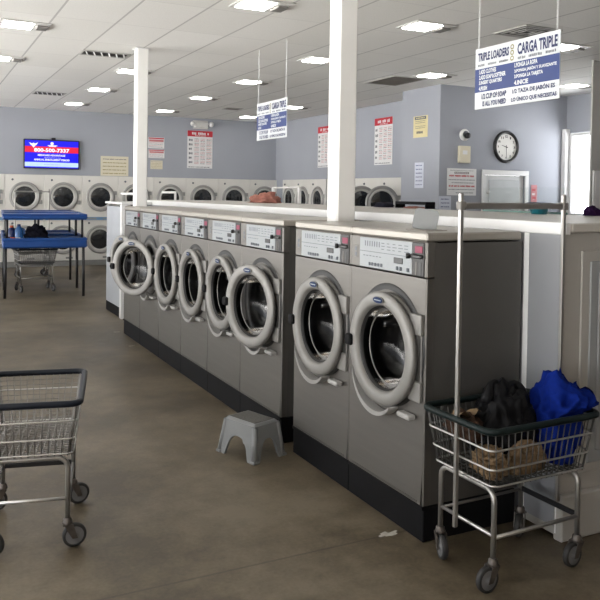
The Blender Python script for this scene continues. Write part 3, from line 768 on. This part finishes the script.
MB().lathe([(.083, .066), (.087, .072), (.083, .078), (.078, .072)], M['navy'], (0, 0, 0), 'z', 24, closed=True).build('rolled_rim', t)
t = blob('purple_cloth', (3.92, 3.545, CT), (.05, .05, .062), M['purple_cloth'], 51, 4, .35, 2.4, floor=.001); tag(t, 'bunched purple cloth on the counter at the right edge of the view', 'cloth')
t = blob('dark_garment', (3.90, 5.98, CT), (.08, .13, .045), M['dark_cloth'], 61, 3, .35, 2.6, floor=.001); tag(t, 'small dark garment on the counter just right of the near column', 'garment')
for (p, lab) in (((3.10, 10.12, CT), 'small white bracket on the long counter, right of the far column'), ((2.49, 9.93, 1.456), 'small white bracket on the grey end cabinet, left of the far column')):
    t = empty('white_bracket', p, R_(-27), lab, 'bracket')
    MB().box(-.10, .10, -.01, .01, .09, .12, M['white_trim'], .003).build('bar', t)
    MB().box(.07, .10, -.012, .012, 0, .09, M['white_trim'], .003).build('leg', t)

# ------------------------------------------------------------------ step stool
t = empty('step_stool', (1.842, 4.258, 0), R_(-71.), 'small grey plastic step stool on the floor against the black washer plinth', 'stool')
st_h, tx, ty, bx, by = .222, .138, .098, .168, .128
b = MB()
b.box(-tx, tx, -ty, ty, st_h-.03, st_h, M['stool'], .014)
legz = []
def lerp(z): k = (st_h-z)/st_h; return tx+(bx-tx)*k, ty+(by-ty)*k
def side(ax):
    for s in (-1, 1):
        V = []; n = 16
        for k in range(n+1):
            q = -1+2*k/n
            # arch height across the side
            zl = ((.128*(max(0, 1-abs(q/.58)**2.8))**.5))+.0 if abs(q) < .58 else 0.
            zt = st_h-.012
            for z in (zl, zt):
                X, Y = lerp(z)
                for th in (0, .014):
                    if ax == 'x': V.append((q*X, s*(Y-th), z))
                    else: V.append((s*(X-th), q*Y, z))
        F_ = []
        for k in range(n):
            a = 4*k; c = a+4
            F_ += [(a, c, c+2, a+2), (a+1, a+3, c+3, c+1), (a, a+1, c+1, c), (a+2, c+2, c+3, a+3)]
        F_ += [(0, 2, 3, 1), (4*n, 4*n+1, 4*n+3, 4*n+2)]
        b.add(V, F_, M['stool'])
side('x'); side('y')
for (sx, sy) in ((1, 1), (1, -1), (-1, 1), (-1, -1)):
    b.tube([(sx*(bx-.012), sy*(by-.012), .004), (sx*(tx-.008), sy*(ty-.008), st_h-.02)], [.019, .017], M['stool'], 10)
    b.box(sx*(bx-.012)-.022, sx*(bx-.012)+.022, sy*(by-.012)-.022, sy*(by-.012)+.022, 0, .018, M['stool'], .006)
b.build('body', t)
MB().box(-tx+.025, tx-.025, -ty+.022, ty-.022, st_h-.004, st_h+.003, M['tread'], .002).build('tread_pad', t)

# ------------------------------------------------------------------ floor marks
def splat(x, y, s, seed, lab, n=18, asp=.45):
    rn = random.Random(seed); P = []
    for k in range(n):
        a = 2*PI*k/n; rr = s*rn.uniform(.35, 1.1); P.append((rr*math.cos(a), asp*rr*math.sin(a), .0015))
    o = MB().add(P+[(0, 0, .0015)], [(k, (k+1) % n, n) for k in range(n)], M['scuff']).build('paint_scuff', None, (x, y, 0), R_(8)); tag(o, lab, 'scuff mark', 'pale paint marks on the floor')
splat(1.985, 2.965, .062, 2, 'pale worn paint mark on the floor in front of the nearest washer')
splat(2.03, 8.56, .045, 4, 'small pale mark on the floor at the far end of the plinth')
splat(1.985, 7.73, .04, 6, 'small pale mark on the floor below the widest open washer door')

# ------------------------------------------------------------------ ceiling fittings
def make_light():
    t = empty('ceiling_light', (0, 0, 0))
    MB().box(-.185, .30, -.19, .19, -.012, -.001, M['fixture'], .003).build('frame', t)
    MB().box(-.14, .14, -.15, .15, -.020, -.012, M['lit'], .004).build('diffuser', t)
    MB().box(.175, .285, -.09, .09, -.030, -.012, M['dark_fix'], .006).build('dark_box', t)  # small dark box beside the diffuser
    return t
lights = [(.91, 8.17, 'lit ceiling panel at the top left corner of the view'),
 (.92, 10.37, 'lit ceiling panel at the left edge, second row from the camera'),
 (2.67, 6.2, 'lit ceiling panel at the top edge, between the two white columns'),
 (2.64, 10.52, 'lit ceiling panel partly behind the far white column'),
 (2.68, 12.70, 'lit ceiling panel left of the far white column, between two air vents'),
 (2.70, 15.05, 'lit ceiling panel nearest the back wall above the television'),
 (4.44, 6.17, 'lit ceiling panel just right of the near white column at the top'),
 (4.44, 8.37, 'lit ceiling panel just left of the near white column'),
 (4.45, 10.56, 'lit ceiling panel behind the chains of the far hanging sign'),
 (4.49, 12.82, 'lit ceiling panel above the red headed price list, second row from the back wall'),
 (4.58, 15.30, 'lit ceiling panel nearest the back wall right of the far column'),
 (6.36, 6.25, 'lit ceiling panel peeking out behind the near hanging sign'),
 (6.36, 8.60, 'lit ceiling panel above the yellow notice corner'),
 (6.49, 13.20, 'lit ceiling panel just right of the far hanging sign'),
 (6.50, 15.45, 'lit ceiling panel nearest the back wall beside the far hanging sign'),
 (8.72, 8.28, 'lit ceiling panel at the right, in front of the window wall')]
lt = make_light()
for i, (x, y, lab) in enumerate(lights):
    o = lt if i == 0 else copy_tree(lt)
    o.location = (x, y, HC); tag(o, lab, 'ceiling light', 'square ceiling lights')
def vent(x, y, w, d, lab, kind):
    t = empty('air_vent', (x, y, HC), 0, lab, 'air vent')
    b = MB()
    for (x0, x1, y0, y1) in ((-w, w, -d, -d+.025), (-w, w, d-.025, d), (-w, -w+.025, -d+.0255, d-.0255), (w-.025, w, -d+.0255, d-.0255)): b.box(x0, x1, y0, y1, -.012, -.001, M['vent_frame'], .003)
    b.build('frame', t)
    MB().box(-w+.02, w-.02, -d+.02, d-.02, -.004, -.002, M['vent_dark']).build('opening', t)
    b = MB()
    if kind == 'curved':
        n = 6
        for k in range(n):
            xx = -w+.06+(2*w-.12)*k/(n-1)
            b.prism([(xx-.035, -d+.03, -.006), (xx-.015, -d+.03, -.014), (xx+.055, d-.03, -.014), (xx+.035, d-.03, -.006)], (0, 0, -.003), M['paper'])
    elif kind == 'square':
        for q in (.78, .52, .28):
            for (x0, x1, y0, y1) in ((-w*q, w*q, -d*q, -d*q+.022), (-w*q, w*q, d*q-.022, d*q), (-w*q, -w*q+.022, -d*q+.0225, d*q-.0225), (w*q-.022, w*q, -d*q+.0225, d*q-.0225)): b.box(x0, x1, y0, y1, -.012, -.006, M['vent_frame'], .002)
    else:
        n = 14
        for k in range(n):
            yy = -d+.04+(2*d-.08)*k/(n-1); b.box(-w+.02, w-.02, yy-.008, yy+.004, -.012, -.005, M['vent_brown'])
    b.build('louvers', t)
vent(2.05, 9.40, .285, .155, 'white curved-blade air vent left of the far column', 'curved')
vent(2.05, 13.75, .26, .2, 'small dark air vent near the back wall above the television', 'curved')
vent(5.50, 5.85, .24, .24, 'square four-way air vent behind the near hanging sign', 'square')
vent(6.24, 9.32, .28, .40, 'large dusty return air grille near the corner of the side wall', 'grille')
vent(5.62, 14.15, .17, .16, 'small dark air vent left of the far hanging sign', 'grille')
t = empty('dome_camera', (6.32, 14.35, HC), 0, 'dark security dome on the ceiling right of the far hanging sign', 'camera')
MB().lathe([(.09, -.001), (.09, -.03), (.08, -.04)], M['fixture'], (0, 0, 0), 'z', 20).build('base', t)
MB().lathe([(.078, -.04), (.066, -.08), (.035, -.105), (.0005, -.112)], M['black'], (0, 0, 0), 'z', 20).build('dome', t)

# ------------------------------------------------------------------ hanging signs
def make_sign(drop):
    t = empty('hanging_sign', (0, 0, 0)); W, H = .80, .427
    b = MB().box(0, W, 0, .008, 0, H, M['sign_white'], .001)
    b.rect(0, W, .118, .282, M['sign_blue'], -.0012); y = -.002
    b.text('TRIPLE LOADERS', .03, .345, .335, .395, M['sign_navy'], y)
    b.text('CARGA TRIPLE', .425, .78, .325, .402, M['sign_navy'], y)
    for (a, c, s) in ((.03, .105, 1), (.135, .225, 2), (.25, .335, 3)): b.scribble(a, c, .297, .315, M['ink'], y, s, .1)
    for (a, c, s) in ((.43, .50, 4), (.53, .65, 5), (.68, .775, 6)): b.scribble(a, c, .293, .313, M['ink'], y, s, .1)
    for (tx_, a, c, v) in (('1.ADD CLOTHES', .045, .22, .247), ('2.ADD SOAP & SOFTENER', .045, .315, .208), ('3.INSERT QUARTERS', .045, .28, .169), ('4.PUSH', .045, .13, .130)):
        b.text(tx_, a, c, v-.003, v+.028, M['sign_white'], y)
    for (tx_, a, c, v) in (('1.PONGA LA ROPA', .40, .61, .247), ('2.PONGA JAB\u00d3N Y SUAVIZANTE', .40, .775, .208), ('3.PONGA LA TARJETA', .40, .66, .169), ('4.INICIE', .40, .53, .130)):
        b.text(tx_, a, c, v-.003, v+.028, M['sign_white'], y)
    b.text('1/2 CUP OF SOAP', .075, .325, .066, .105, M['sign_navy'], y); b.text('IS ALL YOU NEED', .085, .325, .015, .052, M['sign_navy'], y)
    b.text('1/2 TAZA DE JAB\u00d3N ES', .385, .765, .064, .108, M['sign_navy'], y); b.text('LO \u00daNICO QUE NECESITAS', .375, .78, .013, .052, M['sign_navy'], y)
    for k in range(3):
        b.lathe([(.017, 0), (.010, 0)], M['gold'], (.375, y, .312+.038*k), 'y', 14).rect(.362, .388, .296+.038*k, .300+.038*k, M['gold'], y)
    b.build('board', t)
    for u in (.03, .77):
        b = MB(); n = 22
        p = drop/n
        for k in range(n):
            z = H-.008+p*(k+.5); ang = 0 if k % 2 else PI/2; ca, sa = math.cos(ang), math.sin(ang)
            P = [(u+.006*math.cos(2*PI*j/8)*ca, .004+.006*math.cos(2*PI*j/8)*sa, z+p*.62*math.sin(2*PI*j/8)) for j in range(8)]
            b.tube(P, .0022, M['white_trim'], 4, closed=True)
        b.build('chain', t)
    return t
sg = make_sign(HC-2.215-.427); sg.location = (3.56, 4.297, 2.215); sg.rotation_euler.z = -PI/2
tag(sg, 'near hanging sign reading TRIPLE LOADERS and CARGA TRIPLE at the upper right', 'sign', 'blue and white hanging laundry signs')
s2 = copy_tree(sg); s2.location = (3.56, 8.19, 2.207)
tag(s2, 'far hanging sign, the smaller one, on chains left of the near white column', 'sign', 'blue and white hanging laundry signs')

# ------------------------------------------------------------------ television
tv = empty('television', (1.955, 16.44, 2.028), 0, 'wall-mounted television showing blue, red and white phone number advert', 'television')
W, H = 1.11, .605
MB().box(0, W, -.045, .03, 0, H, M['black'], .008).box(.35, .75, .03, .058, .15, .45, M['black']).build('case', tv)
y = -.046; e = .022
b = MB().rect(e, W-e, e, H-e, M['tv_blue'], y).rect(e, W-e, .335, .46, M['tv_red'], y-.001).rect(e, W-e, .045, .135, M['tv_pale'], y-.001)
y -= .002
b.text('800-500-7337', .20, .905, .345, .425, M['tv_white'], y); b.text('MEDICARE ADVANTAGE', .275, .82, .262, .300, M['tv_white'], y)
b.scribble(.40, .74, .222, .240, M['tv_text'], y, 3); b.text('ANNUAL ENROLLMENT PERIOD', .20, .91, .168, .208, M['tv_white'], y)
b.scribble(.40, .72, .078, .098, M['tv_text'], y, 4)
b.rect(.47, .66, .475, .490, M['tv_white'], y).rect(.495, .635, .458, .471, M['tv_white'], y).lathe([(.032, 0), (.0005, 0)], M['tv_white'], (.555, y, .523), 'y', 16)
b.add([(.10, y, .54), (.165, y, .51), (.19, y, .535), (.215, y, .51), (.28, y, .54), (.245, y, .485), (.22, y, .47), (.19, y, .425), (.16, y, .47), (.135, y, .485)], [tuple(range(10))], M['tv_white'])
b.build('screen', tv)
MB().box(.55, .63, -.03, .06, H+.001, H+.045, M['black'], .006).build('mount', tv)

# ------------------------------------------------------------------ posters and notices
def on_back(x, z, rz=0): return (x, 16.497, z)
def poster(loc, rz, W, H, kind, lab, group=None, name='wall_notice', cat='notice', seed=0):
    t = empty(name, loc, rz, lab, cat, group); y = -.008
    sheet = {'list': M['paper'], 'cream': M['cream'], 'yellow': M['yellow_paper'], 'white': M['paper'], 'red': M['paper'], 'blue': M['label_blue']}[kind]
    b = MB().box(0, W, -.006, -.001, 0, H, sheet, .001)
    if kind == 'list':
        b.rect(0, W, H*.845, H, M['red_ink'], y)
        y -= .001; b.scribble(W*.18, W*.86, H*.89, H*.96, M['paper'], y, seed, .4); b.scribble(W*.3, W*.75, H*.86, H*.88, M['paper'], y, seed+1, .4)
        for r in range(6):
            v = H*(.74-.118*r); b.scribble(W*.06, W*.2, v-.02, v+.035, M['ink'], y, seed+r*5, .3)
            for k in range(3):
                for c, (a, e_) in enumerate(((.28, .46), (.52, .70), (.76, .96))): b.scribble(W*a, W*e_, v+.03-.03*k, v+.046-.03*k, M['pink_ink'] if (c+k) % 3 else M['ink'], y, seed+r*9+k+c*3, .3)
        b.scribble(W*.05, W*.9, H*.02, H*.045, M['ink'], y, seed+50)
    elif kind == 'cream':
        for k in range(5): b.scribble(W*.08, W*.92, H*(.82-.18*k), H*(.82-.18*k)+H*.055, M['gold'] if k else M['ink'], y, seed+k, .3)
    elif kind == 'yellow':
        b.rect(W*.1, W*.9, H*.83, H*.97, M['ink'], y); y -= .001
        b.scribble(W*.2, W*.8, H*.87, H*.93, M['yellow_paper'], y, seed)
        for k, v in enumerate((.74, .66, .5, .42)): b.scribble(W*.15, W*.85, H*v, H*(v+.035), M['ink'], y, seed+k)
        b.scribble(W*.25, W*.75, H*.17, H*.3, M['ink'], y, seed+9)
    elif kind == 'red':
        b.rect(W*.02, W*.98, H*.86, H*.97, M['red_ink'], y)
        b.rect(W*.05, W*.95, H*.6, H*.8, M['pink_ink'], y)
        for k in range(4): b.scribble(W*.05, W*.9, H*(.48-.13*k), H*(.48-.13*k)+H*.05, M['ink'] if k % 2 else M['pink_ink'], y-.001, seed+k)
    elif kind == 'blue':
        for k in range(6): b.scribble(W*.15, W*.85, H*(.86-.15*k), H*(.86-.15*k)+H*.045, M['sign_blue'], y, seed+k)
    elif kind == 'white':
        b.scribble(W*.1, W*.9, H*.91, H*.935, M['ink'], y, seed); b.rect(W*.24, W*.74, H*.80, H*.875, M['dark_fix'], y)
        b.scribble(W*.27, W*.71, H*.82, H*.855, M['paper'], y-.001, seed+9)
        b.scribble(W*.07, W*.93, H*.69, H*.76, M['red_ink'], y, seed+1)
        b.scribble(W*.05, W*.95, H*.56, H*.595, M['ink'], y, seed+2); b.scribble(W*.15, W*.9, H*.45, H*.485, M['ink'], y, seed+3)
        b.scribble(W*.06, W*.94, H*.31, H*.38, M['red_ink'], y, seed+4); b.scribble(W*.05, W*.95, H*.2, H*.235, M['ink'], y, seed+5); b.scribble(W*.3, W*.9, H*.08, H*.115, M['ink'], y, seed+6)
    b.build('sheet', t)
    return t
g = 'red headed price lists'
poster((5.465, 16.497, 2.135), 0, .60, .85, 'list', 'red headed price list on the back wall below the emergency light', g, 'price_sign', 'poster', 1)
poster((7.677, 14.36, 2.155), -PI/2, .60, .86, 'list', 'red headed price list on the side wall, half hidden behind the near column', g, 'price_sign', 'poster', 2)
poster((7.677, 12.11, 2.15), -PI/2, .60, .865, 'list', 'red headed price list on the side wall to the right of the near column', g, 'price_sign', 'poster', 3)
poster((3.53, 16.497, 1.915), 0, .60, .425, 'cream', 'wide cream notice above the dryers left of the far column', None, 'wall_notice', 'notice', 4)
poster((4.565, 16.497, 2.55), 0, .365, .24, 'red', 'small red and white notice, uppermost right of the far column', None, 'wall_notice', 'notice', 5)
poster((4.575, 16.497, 2.335), 0, .36, .185, 'red', 'small red and white notice directly under another, right of the far column', None, 'wall_notice', 'notice', 6)
poster((4.62, 16.497, 2.09), 0, .275, .19, 'cream', 'small cream notice, lowest of three right of the far column', None, 'wall_notice', 'notice', 7)
poster((7.018, 9.935, 2.50), -PI/2, .375, .335, 'yellow', 'yellow notice with a dark header on the grey corner wall', None, 'wall_notice', 'notice', 8)
poster((7.018, 9.88, 1.71), -PI/2, .235, .40, 'blue', 'tall pale blue notice on the grey corner wall under the yellow one', None, 'wall_notice', 'notice', 9)
poster((7.165, 9.258, 1.605), 0, .56, .41, 'white', 'white warning notice with red lines left of the white door', None, 'wall_notice', 'notice', 10)
poster((7.022, 9.258, 1.205), 0, .225, .385, 'blue', 'small grey blue notice below the white warning notice', None, 'wall_notice', 'notice', 11)
t = empty('thermostat_cover', (7.357, 9.258, 2.10), 0, 'blank cream wall box below the white wall camera', 'wall box')  # cream thermostat cover
MB().box(0, .215, -.05, -.001, 0, .26, M['cream'], .006).build('box', t)
MB().box(.06, .15, -.053, -.05, .13, .19, M['paper'], .001).build('small_label', t)
t = empty('red_sign', (8.855, 9.258, 1.515), 0, 'narrow red notice on the wall right of the white door', 'notice')
MB().box(0, .125, -.006, -.001, 0, .275, M['pink_ink'], .001).scribble(.02, .105, .18, .215, M['red_ink'], -.008, 3).scribble(.02, .105, .11, .145, M['paper'], -.008, 4).scribble(.02, .105, .05, .085, M['red_ink'], -.008, 5).build('sheet', t)
# wall camera
t = empty('wall_camera', (7.475, 9.258, 2.53), 0, 'white round security camera with dark lens on the office wall', 'camera')
MB().lathe([(.09, -.001), (.092, -.02), (.075, -.045), (.06, -.05)], M['white_trim'], (0, 0, 0), 'y', 24).build('base', t)
MB().lathe([(.045, -.05), (.05, -.07), (.04, -.10), (.0005, -.115)], M['black'], (.012, 0, -.012), 'y', 20).build('lens', t)
# clock
t = empty('wall_clock', (8.305, 9.258, 2.378), 0, 'round wall clock with thick black rim above the white door', 'clock')
MB().lathe([(.205, -.012), (.215, -.04), (.235, -.045), (.252, -.03), (.255, -.001)], M['black'], (0, 0, 0), 'y', 44).build('rim', t)
b = MB().lathe([(.210, -.014), (.0005, -.014)], M['clock_face'], (0, 0, 0), 'y', 40)
for k in range(12):
    a = 2*PI*k/12; ca, sa = math.sin(a), math.cos(a); s = str(k if k else 12); w_ = .024*len(s); cxx, czz = .165*ca, .165*sa
    b.text(s, cxx-w_/2, cxx+w_/2, czz-.019, czz+.019, M['black'], -.0165)
b.build('face', t)
def hand(ang, ln, w_):
    a = R_(ang); d_ = Vector((math.sin(a), 0, math.cos(a))); p = Vector((math.cos(a), 0, -math.sin(a)))*w_; o = Vector((0, -.018, 0))
    MB().prism([o-d_*.03-p, o-d_*.03+p, o+d_*ln+p*.5, o+d_*ln-p*.5], (0, -.002, 0), M['black']).build('hand', t)
hand(285, .095, .007); hand(178, .15, .005)
# emergency light
t = empty('emergency_light', (5.53, 16.497, 3.05), 0, 'emergency light unit with two lamps high on the back wall above the price list', 'emergency light')
MB().box(.08, .40, -.09, -.006, 0, .13, M['fixture'], .01).build('housing', t)
MB().box(.06, .42, -.006, -.001, -.02, .17, M['fixture'], .002).build('mount_plate', t)
for x in (.03, .47):
    MB().lathe([(.0005, -.11), (.05, -.10), (.058, -.07), (.035, -.02), (.02, -.0)], M['white_trim'], (x, -.02, .085), 'y', 18).box(min(x, .24), max(x, .24), -.05, -.03, .08, .10, M['fixture']).build('lamp', t)

# ------------------------------------------------------------------ light
wd = bpy.data.worlds.new('world'); sc.world = wd; wd.use_nodes = True
wn, wl = wd.node_tree.nodes, wd.node_tree.links
bgd = wn['Background']
tcw = wn.new('ShaderNodeTexCoord'); sp = wn.new('ShaderNodeSeparateXYZ'); wl.new(tcw.outputs['Generated'], sp.inputs[0])
rp = wn.new('ShaderNodeValToRGB'); rp.color_ramp.elements[0].position = .47; rp.color_ramp.elements[0].color = (2.6, 2.56, 2.48, 1)
rp.color_ramp.elements[1].position = .55; rp.color_ramp.elements[1].color = (.36, .375, .40, 1)
mr = wn.new('ShaderNodeMapRange'); mr.inputs[1].default_value = -1; wl.new(sp.outputs['Z'], mr.inputs[0]); wl.new(mr.outputs[0], rp.inputs[0]); wl.new(rp.outputs[0], bgd.inputs['Color'])
bgd.inputs['Strength'].default_value = 5.5
def area(name, loc, rot, sx, sy, power, color):
    la = bpy.data.lights.new(name, 'AREA'); la.shape = 'RECTANGLE'; la.size = sx; la.size_y = sy; la.energy = power; la.color = color
    o = bpy.data.objects.new(name, la); col.objects.link(o); o.location = loc; o.rotation_euler = rot; return o
# daylight entering through the shop front and through the small window
area('shopfront_daylight', (XL-.35, 5.5, 1.5), (0, R_(-90), 0), 2.5, 18, 10, (1., 1., 1.))
area('window_daylight', (XR+.4, 8.73, 2.0), (0, R_(90), 0), 1.4, .9, 8, (.95, .98, 1.))
sc.view_settings.view_transform = 'Standard'
sc.view_settings.look = 'None'
sc.view_settings.exposure = 0.
